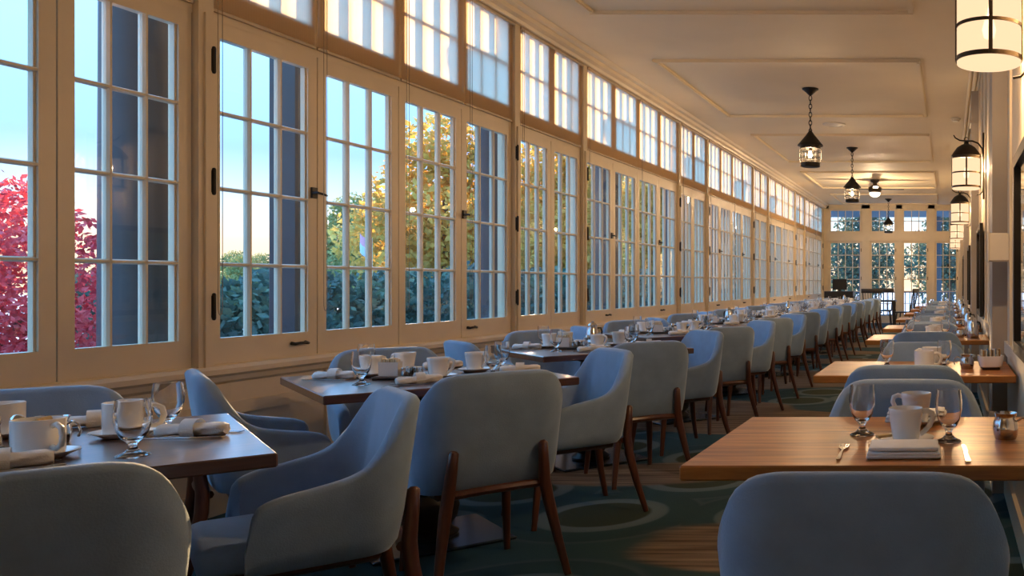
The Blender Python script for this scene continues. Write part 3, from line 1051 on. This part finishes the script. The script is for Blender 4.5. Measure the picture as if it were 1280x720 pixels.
# ---- tables along the lantern wall
RX = -.16
RT = [2.08, 4.13, 6.72, 8.47, 10.6, 12.6, 14.6, 16.6]
NEARBACK = [1.58, 3.70, 6.32, 8.05, 10.2, 12.2, 14.2, 16.2]
FARBACK = [3.20, 5.24, 7.80, 9.57, 11.7, 13.7, 15.7, 17.7]
for k, yn in enumerate(RT):
    od = ORD[k]
    yc = yn + .385
    table(RX, yc, 0, ME_topR, M['top_lamplit'], 'lamplit brown table standing end-on to the lantern wall, %s from the viewer' % od, 'tables along the lantern wall')
    chair(RX - .015 + random.uniform(-.01, .01), NEARBACK[k] + .315, random.uniform(-2, 2), 'slate blue tub chair on the near side of the %s lantern-wall table' % od, 'chairs at the lantern-wall tables')
    chair(RX + .01 + random.uniform(-.01, .01), FARBACK[k] - .315, 180 + random.uniform(-2, 2), 'slate blue tub chair on the far side of the %s lantern-wall table' % od, 'chairs at the lantern-wall tables')
    w = 'of the %s lantern-wall table' % od
    if k == 0:
        mug_on_saucer(-.116, 2.375, .05, 'at the near seat ' + w)
        mug_on_saucer(-.10, 2.70, PI - .1, 'at the far seat ' + w)
        goblet(-.247, 2.51, 'left of the mugs ' + w)
        goblet(.0, 2.40, 'right of the mugs ' + w)
        put('folded_napkin', ME_napkin, M['linen'], -.112, 2.215, .03, 'folded white napkin in front of the near mug ' + w, 'napkin', 'folded napkins')
        put('folded_napkin', ME_napkin, M['linen'], -.105, 2.795, 3.1, 'folded white napkin at the far edge ' + w, 'napkin', 'folded napkins')
        put('fork', ME_fork, M['steel'], -.273, 2.24, .03, 'steel fork left of the folded napkin ' + w, 'fork', 'forks')
        put('knife', ME_knife, M['steel'], .042, 2.22, .05, 'steel knife right of the folded napkin ' + w, 'knife', 'knives')
        creamer(.158, 2.45, -.35, 'near the wall end ' + w)
        o = put('biscuit', MB().rbox(-.022, .022, -.010, .010, 0, .008, .003, 2).mesh('biscuit', 50), M['cookie'], -.175, 2.375, .6, 'wrapped brown biscuit on the near saucer ' + w, 'biscuit', None, TZ + .0165)
    else:
        j = lambda: random.uniform(-.01, .01)
        mug_on_saucer(-.13 + j(), yn + .25 + j(), .1, 'at the near seat ' + w, k % 2)
        mug_on_saucer(-.09 + j(), yn + .50 + j(), 3, 'at the far seat ' + w, k % 2)
        goblet(-.32 + j(), yn + .42, 'on the aisle side ' + w)
        goblet(-.02 + j(), yn + .36, 'right of the mugs ' + w)
        put('folded_napkin', ME_napkin, M['linen'], -.14 + j(), yn + .10, .03, 'folded white napkin at the near edge ' + w, 'napkin', 'folded napkins')
        put('folded_napkin', ME_napkin, M['linen'], -.10 + j(), yn + .66, .03, 'folded white napkin at the far edge ' + w, 'napkin', 'folded napkins')
        creamer(.10 + j(), yn + .34, 2.8, 'near the wall end ' + w)
        if k == 1:
            t = empty('packet_bowl', 'white square bowl of paper packets ' + w, 'bowl', (.21, yn + .31, TZ + .012), .06)
            link('bowl', ME_bowl, M['ceramic'], t)
            for q in range(10):
                pk = ['paper', 'brownpaper', 'linen', 'bluepaper'][q % 4]
                me = ME_packet.copy()
                me.materials.clear()
                link('sugar_packet', me, M[pk], t, (-.045 + q * .010, random.uniform(-.015, .015), .014 + random.uniform(0, .012)), random.uniform(-.2, .2))
            o = put('bowl_stand', MB().rbox(-.045, .045, -.045, .045, 0, .012, .004, 1).mesh('bowl_stand'), M['darkplastic'], .21, yn + .31, .06, 'dark stand under the white packet bowl', 'stand', None)
        else:
            carafe(.20 + j(), yn + .30, .5, 'by the wall end ' + w)
            carafe(.19 + j(), yn + .50, 1.5, 'behind the other carafe by the wall end ' + w) if k == 2 else None
            caddy(.16, yn + .55 if k != 2 else yn + .64, PI / 2, 'by the wall end ' + w, False)

# biscuits in the nearest mug
for q, (dx, dy, rz_) in enumerate(((-.018, .005, .3), (.014, -.004, -.2))):
    o = link('sugar_packet', MB().rbox(-.006, .006, -.022, .022, -.03, .03, .003, 1).mesh('packet'), M['cookie'], None, (TX + .155 + dx, TY0 - .07 + dy, TZ + .0062 + .078), rot=(.15, 1.15 + .2 * q, rz_))
    tag(o, ['left', 'right'][q] + ' tan packet leaning in the nearest mug of the first window table', 'packet', 'packets in the nearest mug')

# ------------------------------------------------------------------ wall lanterns
def sconce(yv, label):
    t = empty('wall_lantern', label, 'wall lamp', (.16, yv, 2.05), 0, 'wall lanterns')
    R0 = .128
    link('shade', MB().lathe([(R0 - .003, .004), (R0, .004), (R0, .30), (R0 - .003, .30), (R0 - .003, .004)], 32).mesh('shade', 40), M['sconce'], t)
    link('diffuser', MB().lathe([(0, .002), (R0 - .004, .002), (R0 - .004, .006), (0, .006)], 32).mesh('diffuser', 40), M['sconce'], t)
    for z, h in ((.022, .018), (.15, .013), (.288, .016)):
        link('band', MB().lathe([(R0 + .0005, z - h / 2), (R0 + .005, z - h / 2), (R0 + .005, z + h / 2), (R0 + .0005, z + h / 2), (R0 + .0005, z - h / 2)], 32).mesh('band', 40), M['bronze'], t)
    for q in range(4):
        a = q * PI / 2 + PI / 2
        link('rib', MB().box(R0 + .001, R0 + .007, -.008, .008, .018, .295).mesh('rib'), M['bronze'], t, (0, 0, 0), a)
    link('cap', MB().lathe([(R0 + .012, .292), (R0 + .014, .305), (.115, .345), (.085, .385), (.045, .410), (.022, .418), (.020, .435), (.010, .445), (0, .447)], 28).mesh('cap', 35), M['black'], t)
    ring = [(.018 * math.cos(a), 0, .462 + .018 * math.sin(a)) for a in [2 * PI * k / 12 for k in range(12)]]
    link('hanging_ring', MB().tube(ring, .004, 6, True).mesh('hanging_ring', 60), M['black'], t)
    arm = [(-.115, 0, .50), (-.10, 0, .475), (-.06, 0, .452), (0, 0, .446), (.06, 0, .445), (.11, 0, .425), (.148, 0, .375), (.155, 0, .30)]
    link('arm', MB().tube(arm, [.005, .006, .007, .008, .008, .008, .008, .008], 8).mesh('arm', 60), M['black'], t)
    low = [(.158, 0, -.03), (.13, 0, -.06), (.10, 0, -.045), (.105, 0, -.02)]
    link('lower_scroll', MB().tube([(.158, 0, .03), (.150, 0, -.02), (.125, 0, -.045), (.095, 0, -.05)], .006, 8).mesh('lower_scroll', 60), M['black'], t)
    link('backplate', MB().rbox(.150, .168, -.035, .035, -.09, .52, .006, 1).mesh('backplate', 40), M['black'], t)
    link('bulb', MB().lathe([(0, .10), (.02, .11), (.028, .14), (.02, .17), (.012, .20), (0, .20)], 14).mesh('bulb', 60), M['bulb'], t)
    point_light(t, (0, 0, .20), 52, r=.03)
    return t
SC = [3.5, 8.1, 12.7, 17.3, 21.9]
for i, yv in enumerate(SC):
    sconce(yv, 'black-capped frosted wall lantern, %s from the viewer' % ORD[i])

# ------------------------------------------------------------------ hanging lanterns
def pendant(x, y, label):
    t = empty('hanging_lantern', label, 'ceiling lamp', (x, y, ZC), 0, 'hanging lanterns')
    link('canopy', MB().lathe([(0, 0), (.10, 0), (.10, -.012), (.085, -.020), (.03, -.07), (.012, -.085), (0, -.085)], 20).mesh('canopy', 35), M['black'], t)
    m = MB()
    z, k = -.085, 0
    while z > -.50:
        loop = []
        for q in range(12):
            a = 2 * PI * q / 12
            u, v = .018 * math.cos(a), .032 * math.sin(a)
            loop.append((u, 0, z - .030 + v) if k % 2 == 0 else (0, u, z - .030 + v))
        m.tube(loop, .0055, 6, True)
        z -= .050
        k += 1
    link('chain', m.mesh('chain', 60), M['black'], t)
    link('roof', MB().lathe([(0, -.50), (.012, -.505), (.05, -.56), (.135, -.665), (.150, -.680), (.155, -.695), (.125, -.690), (.122, -.730), (.110, -.730), (.105, -.69), (0, -.56)], 24).mesh('roof', 35), M['black'], t)
    for q in range(10):
        a = 2 * PI * q / 10
        c, s_ = math.cos(a), math.sin(a)
        link('cage_bar', MB().tube([(.118 * c, .118 * s_, -.715), (.132 * c, .132 * s_, -.745), (.132 * c, .132 * s_, -.86), (.118 * c, .118 * s_, -.905)], .004, 6).mesh('cage_bar', 60), M['black'], t)
    for zz in (-.78, -.845):
        ring = [(.133 * math.cos(a), .133 * math.sin(a), zz) for a in [2 * PI * q / 24 for q in range(24)]]
        link('cage_ring', MB().tube(ring, .004, 6, True).mesh('cage_ring', 60), M['black'], t)
    link('base', MB().lathe([(0, -.90), (.118, -.90), (.120, -.945), (.10, -.952), (0, -.952)], 24).mesh('base', 35), M['black'], t)
    link('socket', MB().lathe([(0, -.70), (.018, -.70), (.018, -.755), (0, -.755)], 12).mesh('socket', 35), M['black'], t)
    link('bulb', MB().lathe([(0, -.752), (.013, -.755), (.024, -.785), (.029, -.81), (.022, -.832), (0, -.842)], 14).mesh('bulb', 60), M['bulb'], t)
    point_light(t, (0, 0, -.80), 4, r=.03)
for i, yv in enumerate((10.68, 15.3, 24.5)):
    pendant(-1.68, yv, ['large caged black lantern hanging nearest the viewer on its chain', 'caged black lantern hanging beside the ceiling fan', 'small caged black lantern hanging before the far transoms'][i])

# ------------------------------------------------------------------ ceiling fan
t = empty('ceiling_fan', 'dark ceiling fan with a lit globe before the far wall', 'ceiling fan', (-1.68, 20.0, ZC))
link('canopy', MB().lathe([(0, 0), (.11, 0), (.10, -.05), (.05, -.07), (.05, -.12), (0, -.12)], 20).mesh('canopy', 35), M['bronze'], t)
link('motor', MB().lathe([(0, -.12), (.08, -.13), (.15, -.18), (.15, -.26), (.12, -.29), (0, -.29)], 24).mesh('motor', 35), M['bronze'], t)
link('globe', MB().lathe([(0, -.40), (.06, -.392), (.11, -.36), (.13, -.31), (.12, -.292), (0, -.292)], 24).mesh('globe', 60), M['globe'], t)
for q in range(4):
    a = q * PI / 2 + .12
    link('blade', MB().rbox(.14, .66, -.065, .065, -.222, -.212, .003, 1).mesh('blade'), M['bronze'], t, (0, 0, 0), rot=(.0, 0, a))
point_light(t, (0, 0, -.46), 5, r=.06)

# smoke detector, ceiling vent
o = link('smoke_detector', MB().lathe([(0, 0), (.07, 0), (.068, -.02), (.05, -.03), (.045, -.045), (0, -.048)], 20).mesh('smoke_detector', 35), M['offwhite'], None, (.10, 12.6, ZC))
tag(o, 'round off-white smoke detector on the ceiling near the right wall', 'smoke detector')
o = link('ceiling_vent', MB().lathe([(0, 0), (.17, 0), (.165, -.012), (.12, -.022), (.115, -.014), (.06, -.024), (0, -.022)], 28).mesh('ceiling_vent', 35), M['offwhite'], None, (-1.70, 13.05, ZC))
tag(o, 'round flat vent on the ceiling behind the nearest hanging lantern', 'vent')

# ------------------------------------------------------------------ mirrors and wall box
def mirror(yc, w, label):
    t = empty('wall_mirror', label, 'mirror', (XR - .016, yc, 0), 0, 'black framed mirrors')
    m = MB()
    z0, z1, fw = .88, 1.74, .05
    m.box(-.03, 0, -w / 2, w / 2, z0, z0 + fw).box(-.03, 0, -w / 2, w / 2, z1 - fw, z1).box(-.03, 0, -w / 2, -w / 2 + fw, z0 + fw, z1 - fw).box(-.03, 0, w / 2 - fw, w / 2, z0 + fw, z1 - fw)
    link('frame', m.mesh('frame'), M['black'], t)
    link('glass', MB().box(-.014, -.010, -w / 2 + fw, w / 2 - fw, z0 + fw, z1 - fw).mesh('glass'), M['mirror'], t)
for i, yc in enumerate((3.15, 8.55, 13.2, 17.8)):
    mirror(yc, 1.5 if i == 0 else 1.0, 'black framed mirror on the right wall, %s from the viewer' % ORD[i])
t = empty('wall_box', 'small beige box fixed to the grey pier beside the near mirror', 'wall box', (XR - .005, 4.70, 1.30))
link('body', MB().rbox(-.115, .005, -.045, .04, 0, .15, .006, 1).mesh('body'), M['offwhite'], t)
link('front_plate', MB().rbox(-.120, -.112, -.050, .045, -.006, .156, .003, 1).mesh('front_plate'), M['offwhite'], t)

# ------------------------------------------------------------------ dark spindle chairs and stand at the far end
def spindle_chair(x, y, rz, label):
    t = empty('spindle_chair', label, 'chair', (x, y, 0), rz, 'black spindle chairs at the far end')
    link('seat', MB().rbox(-.23, .23, -.22, .22, .43, .465, .012, 2).mesh('seat', 40), M['darkwood'], t)
    for sx in (-1, 1):
        link('leg', MB().tube([(sx * .17, .16, .43), (sx * .21, .21, 0)], [.018, .013], 8).mesh('leg'), M['darkwood'], t)
        link('leg', MB().tube([(sx * .17, -.16, .43), (sx * .21, -.22, 0)], [.018, .013], 8).mesh('leg'), M['darkwood'], t)
        link('back_post', MB().tube([(sx * .20, -.19, .46), (sx * .235, -.30, 1.0)], [.016, .013], 8).mesh('back_post'), M['darkwood'], t)
    for q in range(6):
        u = -.15 + q * .06
        link('spindle', MB().tube([(u, -.19, .46), (u * 1.12, -.295, .97)], .007, 6).mesh('spindle'), M['darkwood'], t)
    link('top_rail', MB().rbox(-.27, .27, -.320, -.285, .95, 1.06, .010, 2).mesh('top_rail', 40), M['darkwood'], t)
spindle_chair(-1.95, 22.6, 0.0, 'black spindle-back chair facing the far doors')
spindle_chair(-1.15, 22.9, 1.35, 'black spindle-back chair turned sideways by the aisle end')
spindle_chair(-1.80, 24.3, PI, 'black spindle-back chair closest to the far doors')
t = empty('dark_table', 'low black wooden table among the spindle chairs', 'table', (-1.85, 23.45, 0))
link('table_top', MB().rbox(-.45, .45, -.38, .38, .71, .75, .006, 1).mesh('table_top'), M['darkwood'], t)
for sx in (-1, 1):
    for sy in (-1, 1):
        link('leg', MB().tube([(sx * .39, sy * .32, .71), (sx * .40, sy * .33, 0)], [.028, .022], 8).mesh('leg'), M['darkwood'], t)
t = empty('service_stand', 'black service stand with a dark screen in the far corner', 'stand', (-3.05, 24.6, 0))
link('cabinet', MB().rbox(-.40, .40, -.25, .25, .06, .98, .01, 1).mesh('cabinet'), M['darkwood'], t)
link('plinth', MB().box(-.37, .37, -.22, .22, 0, .06).mesh('plinth'), M['black'], t)
link('screen', MB().rbox(-.20, .20, -.02, .02, 1.02, 1.32, .01, 1).mesh('screen'), M['black'], t)
link('screen_neck', MB().box(-.04, .04, -.015, .015, .98, 1.03).mesh('screen_neck'), M['black'], t)

# ------------------------------------------------------------------ outdoors
GZ = -.45
o = link('ground', MB().box(-140, 60, -60, 160, GZ - .3, GZ).mesh('ground'), M['lawn'])
tag(o, 'frosty grey-green lawn outside the windows', kind='structure')
def leaf_cloud(n, blobs, size, seed, flat=.5, shell=.55):
    rng = np.random.default_rng(seed)
    vol = np.array([b[3] * b[4] * b[5] for b in blobs]) ** .75
    idx = rng.choice(len(blobs), n, p=vol / vol.sum())
    B = np.array(blobs)[idx]
    d = rng.normal(size=(n, 3))
    d /= np.linalg.norm(d, axis=1, keepdims=True)
    rr = shell + (1 - shell) * rng.random(n) ** .5 * 1.15
    c = B[:, :3] + d * B[:, 3:] * rr[:, None]
    a = rng.normal(size=(n, 3))
    a /= np.linalg.norm(a, axis=1, keepdims=True)
    b = np.cross(a, rng.normal(size=(n, 3)))
    b /= np.linalg.norm(b, axis=1, keepdims=True) + 1e-9
    s = size * (.6 + .8 * rng.random(n))[:, None]
    v = np.empty((n, 4, 3))
    v[:, 0] = c - a * s
    v[:, 1] = c - b * s * .55
    v[:, 2] = c + a * s
    v[:, 3] = c + b * s * .55
    me = bpy.data.meshes.new('foliage')
    me.vertices.add(n * 4)
    me.vertices.foreach_set('co', v.reshape(-1).astype(np.float32))
    me.loops.add(n * 4)
    me.loops.foreach_set('vertex_index', np.arange(n * 4, dtype=np.int32))
    me.polygons.add(n)
    me.polygons.foreach_set('loop_start', np.arange(0, n * 4, 4, dtype=np.int32))
    me.polygons.foreach_set('loop_total', np.full(n, 4, dtype=np.int32))
    me.update(calc_edges=True)
    return me
def plant(name, label, cat, loc, blobs, n, size, mat, seed, trunk, group, me=None, sc=1.0, shell=.55):
    t = empty(name, label, cat, loc, 0, group)
    t.scale = (sc, sc, sc)
    me = me or leaf_cloud(n, blobs, size, seed, shell=shell)
    link('foliage', me, M[mat], t)
    m = MB()
    for pts, rs in trunk:
        m.tube(pts, rs, 7)
    link('trunk', m.mesh('trunk', 60), M['bark'], t)
    return me
# red maples
rb = [(0, 0, 1.05, 1.1, 1.1, .75), (.7, .5, 1.55, .8, .8, .55), (-.6, -.4, 1.5, .8, .8, .6), (.2, -.8, .9, .9, .7, .6), (-.1, .3, 2.1, .8, .8, .4)]
rt = [([(0, 0, 0), (.05, 0, .5), (.1, .05, 1.1)], [.06, .05, .03]), ([(.05, 0, .5), (-.3, -.2, 1.0), (-.5, -.3, 1.5)], [.04, .03, .015]), ([(.05, 0, .6), (.4, .3, 1.1), (.7, .5, 1.6)], [.04, .03, .015])]
me_r = plant('red_maple', 'red-leaved maple shrub outside the nearest windows', 'tree', (-7.3, 6.0, GZ), rb, 30000, .028, 'leaf_red', 3, rt, 'red maples outside', shell=.3)
plant('red_maple', 'second red maple shrub, left of the first and mostly hidden', 'tree', (-7.1, 2.6, GZ), rb, 0, 0, 'leaf_red', 3, rt, 'red maples outside', me=me_r, sc=.95)
# hedge shrubs
hb = [(0, 0, .75, .75, .88, .75), (.3, .45, 1.1, .5, .45, .5), (-.3, -.45, 1.15, .5, .45, .5), (0, .1, .45, .7, .8, .45)]
ht = [([(0, 0, 0), (.02, 0, .9)], [.04, .02]), ([(0, 0, .1), (.25, .3, .9)], [.03, .012]), ([(0, 0, .1), (-.25, -.3, .9)], [.03, .012])]
me_h = None
for k in range(11):
    yv = 9.0 + k * 2.15
    me_h = plant('hedge_shrub', 'dark green hedge shrub outside the windows, %s from the viewer' % ORD[k], 'shrub', (-7.6 + random.uniform(-.2, .2), yv, GZ), hb, 9000, .05, 'leaf_green', 11, ht, 'hedge shrubs outside the windows', me=me_h, sc=random.uniform(1.08, 1.22))
# trees
tb = [(0, 0, 3.6, 1.6, 1.6, 1.5), (.8, .6, 2.6, 1.2, 1.2, 1.0), (-.9, -.5, 2.8, 1.3, 1.2, 1.0), (.2, -.2, 5.0, 1.0, 1.0, 1.0), (-.3, .7, 1.7, 1.3, 1.2, .9)]
tt = [([(0, 0, 0), (.05, 0, 1.5), (0, .05, 3.0), (.05, 0, 5.0)], [.16, .13, .09, .03]), ([(.03, 0, 1.6), (.6, .4, 2.4), (1.0, .7, 3.0)], [.07, .05, .02]), ([(.03, 0, 1.5), (-.6, -.3, 2.4), (-1.1, -.6, 3.1)], [.07, .05, .02])]
me_g = leaf_cloud(9000, tb, .10, 21, shell=.25)
me_o = leaf_cloud(10000, tb, .10, 22, shell=.25)
me_g2 = me_g.copy()
gold = [(-13.2, 23.0, 1.0), (-12.4, 27.3, 1.02), (-13.4, 31.4, 1.0), (-12.3, 35.8, 1.05), (-13.6, 39.4, 1.1), (-12.6, 43.8, 1.15), (-13.8, 48.5, 1.2)]
for i, (x, yv, sc) in enumerate(gold):
    plant('gold_tree', 'golden autumn tree beyond the hedge, %s from the viewer' % ORD[i], 'tree', (x, yv, GZ), None, 0, 0, 'leaf_gold', 0, tt, 'golden trees outside', me=me_g, sc=sc)
olive = [(-26.0, 38.5, .92), (-19.5, 30.5, .78), (-23.0, 44.0, 1.1), (-18.5, 38.0, 1.0), (-19.0, 49.0, 1.3), (-30, 37.0, .50), (-30, 41.0, .55), (-34, 43.5, .52), (-27, 33.6, .45), (-40, 46.5, .6)]
for i, (x, yv, sc) in enumerate(olive):
    plant('olive_tree', 'green and olive tree in the distance outside, %s from the viewer' % ORD[i], 'tree', (x, yv, GZ), None, 0, 0, 'leaf_olive', 0, tt, 'distant green trees outside', me=me_o, sc=sc)
# porch columns
ME_col = MB().lathe([(0, GZ), (.24, GZ), (.24, .0), (.20, .02), (.185, .08), (.175, 3.1), (.20, 3.16), (.23, 3.22), (.23, 3.35), (0, 3.35)], 24).mesh('porch_column', 30)
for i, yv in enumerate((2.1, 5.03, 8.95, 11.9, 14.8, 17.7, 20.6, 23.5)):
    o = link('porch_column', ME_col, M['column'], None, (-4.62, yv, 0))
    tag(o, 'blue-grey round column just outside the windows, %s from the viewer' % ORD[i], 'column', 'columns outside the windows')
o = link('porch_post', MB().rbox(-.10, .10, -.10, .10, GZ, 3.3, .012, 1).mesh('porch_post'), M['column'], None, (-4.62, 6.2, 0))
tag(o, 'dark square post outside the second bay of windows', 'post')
# flag beyond the hedge
t = empty('garden_flag', 'pink and pale blue flag on a pole beyond the hedge', 'flag', (-12.2, 18.6, GZ))
link('pole', MB().tube([(0, 0, 0), (0, 0, 2.6)], .018, 8).mesh('pole'), M['stone'], t)
def cloth(w, h, z, ph):
    vs, fs = [], []
    n = 8
    for s_ in (0, 1):
        for i in range(n + 1):
            for j in range(5):
                u, v = i / n, j / 4
                vs.append((u * w, .03 * math.sin(u * 7 + ph) + s_ * .004, z - v * h - u * w * .8))
    def id_(s_, i, j): return s_ * (n + 1) * 5 + i * 5 + j
    for s_ in (0, 1):
        for i in range(n):
            for j in range(4):
                fs.append((id_(s_, i, j), id_(s_, i + 1, j), id_(s_, i + 1, j + 1), id_(s_, i, j + 1)))
    return MB().add(vs, fs).mesh('cloth', 60)
link('upper_stripe', cloth(-.26, .20, 2.5, 0), M['flag_a'], t)
link('lower_stripe', cloth(-.26, .20, 2.30, 0), M['flag_b'], t)

# beyond the far doors: a further porch and a house
o = link('porch_roof', MB().box(XL - 1, XR + 3, Y1 + .3, Y1 + 4.2, 3.50, 3.62).mesh('porch_roof'), M['bluewood'])
tag(o, 'blue-grey porch ceiling beyond the far doors', 'roof')
o = link('porch_deck', MB().box(XL - 1, XR + 3, Y1 + .2, Y1 + 4.2, -.2, -.02).mesh('porch_deck'), M['bluewood'])
tag(o, 'blue-grey porch floor beyond the far doors', 'floor')
me_pp = MB().rbox(-.09, .09, -.09, .09, -.02, 3.50, .01, 1).box(-.13, .13, -.13, .13, 3.3, 3.42).mesh('porch_post')
for i, x in enumerate((-3.0, -1.75, -.35, 1.4)):
    o = link('porch_post', me_pp, M['bluewood'], None, (x, Y1 + 4.0, 0))
    tag(o, 'blue-grey porch post beyond the far doors, %s from the left' % ORD[i], 'post', 'posts beyond the far doors')
t = empty('porch_railing', 'blue-grey porch railing beyond the far doors', 'railing', (0, Y1 + 4.0, 0))
link('top_rail', MB().box(XL - 1, XR + 3, -.04, .04, .88, .94).mesh('top_rail'), M['bluewood'], t)
link('bottom_rail', MB().box(XL - 1, XR + 3, -.03, .03, .08, .13).mesh('bottom_rail'), M['bluewood'], t)
me_bal = MB().box(-.018, .018, -.018, .018, .13, .88).mesh('baluster')
for q in range(52):
    link('baluster', me_bal, M['bluewood'], t, (XL - .9 + q * .15, 0, 0))
me_f = leaf_cloud(6500, tb, .10, 31, shell=.25)
for i, (x, yv, sc) in enumerate(((-7.4, 36.5, .9), (-3.6, 36, .86), (.0, 36.5, .88), (3.8, 36.5, .9))):
    plant('dark_tree', 'dark bluish tree beyond the far doors, %s from the left' % ORD[i], 'tree', (x, yv, GZ), None, 0, 0, 'leaf_green', 0, tt, 'trees beyond the far doors', me=me_f, sc=sc)
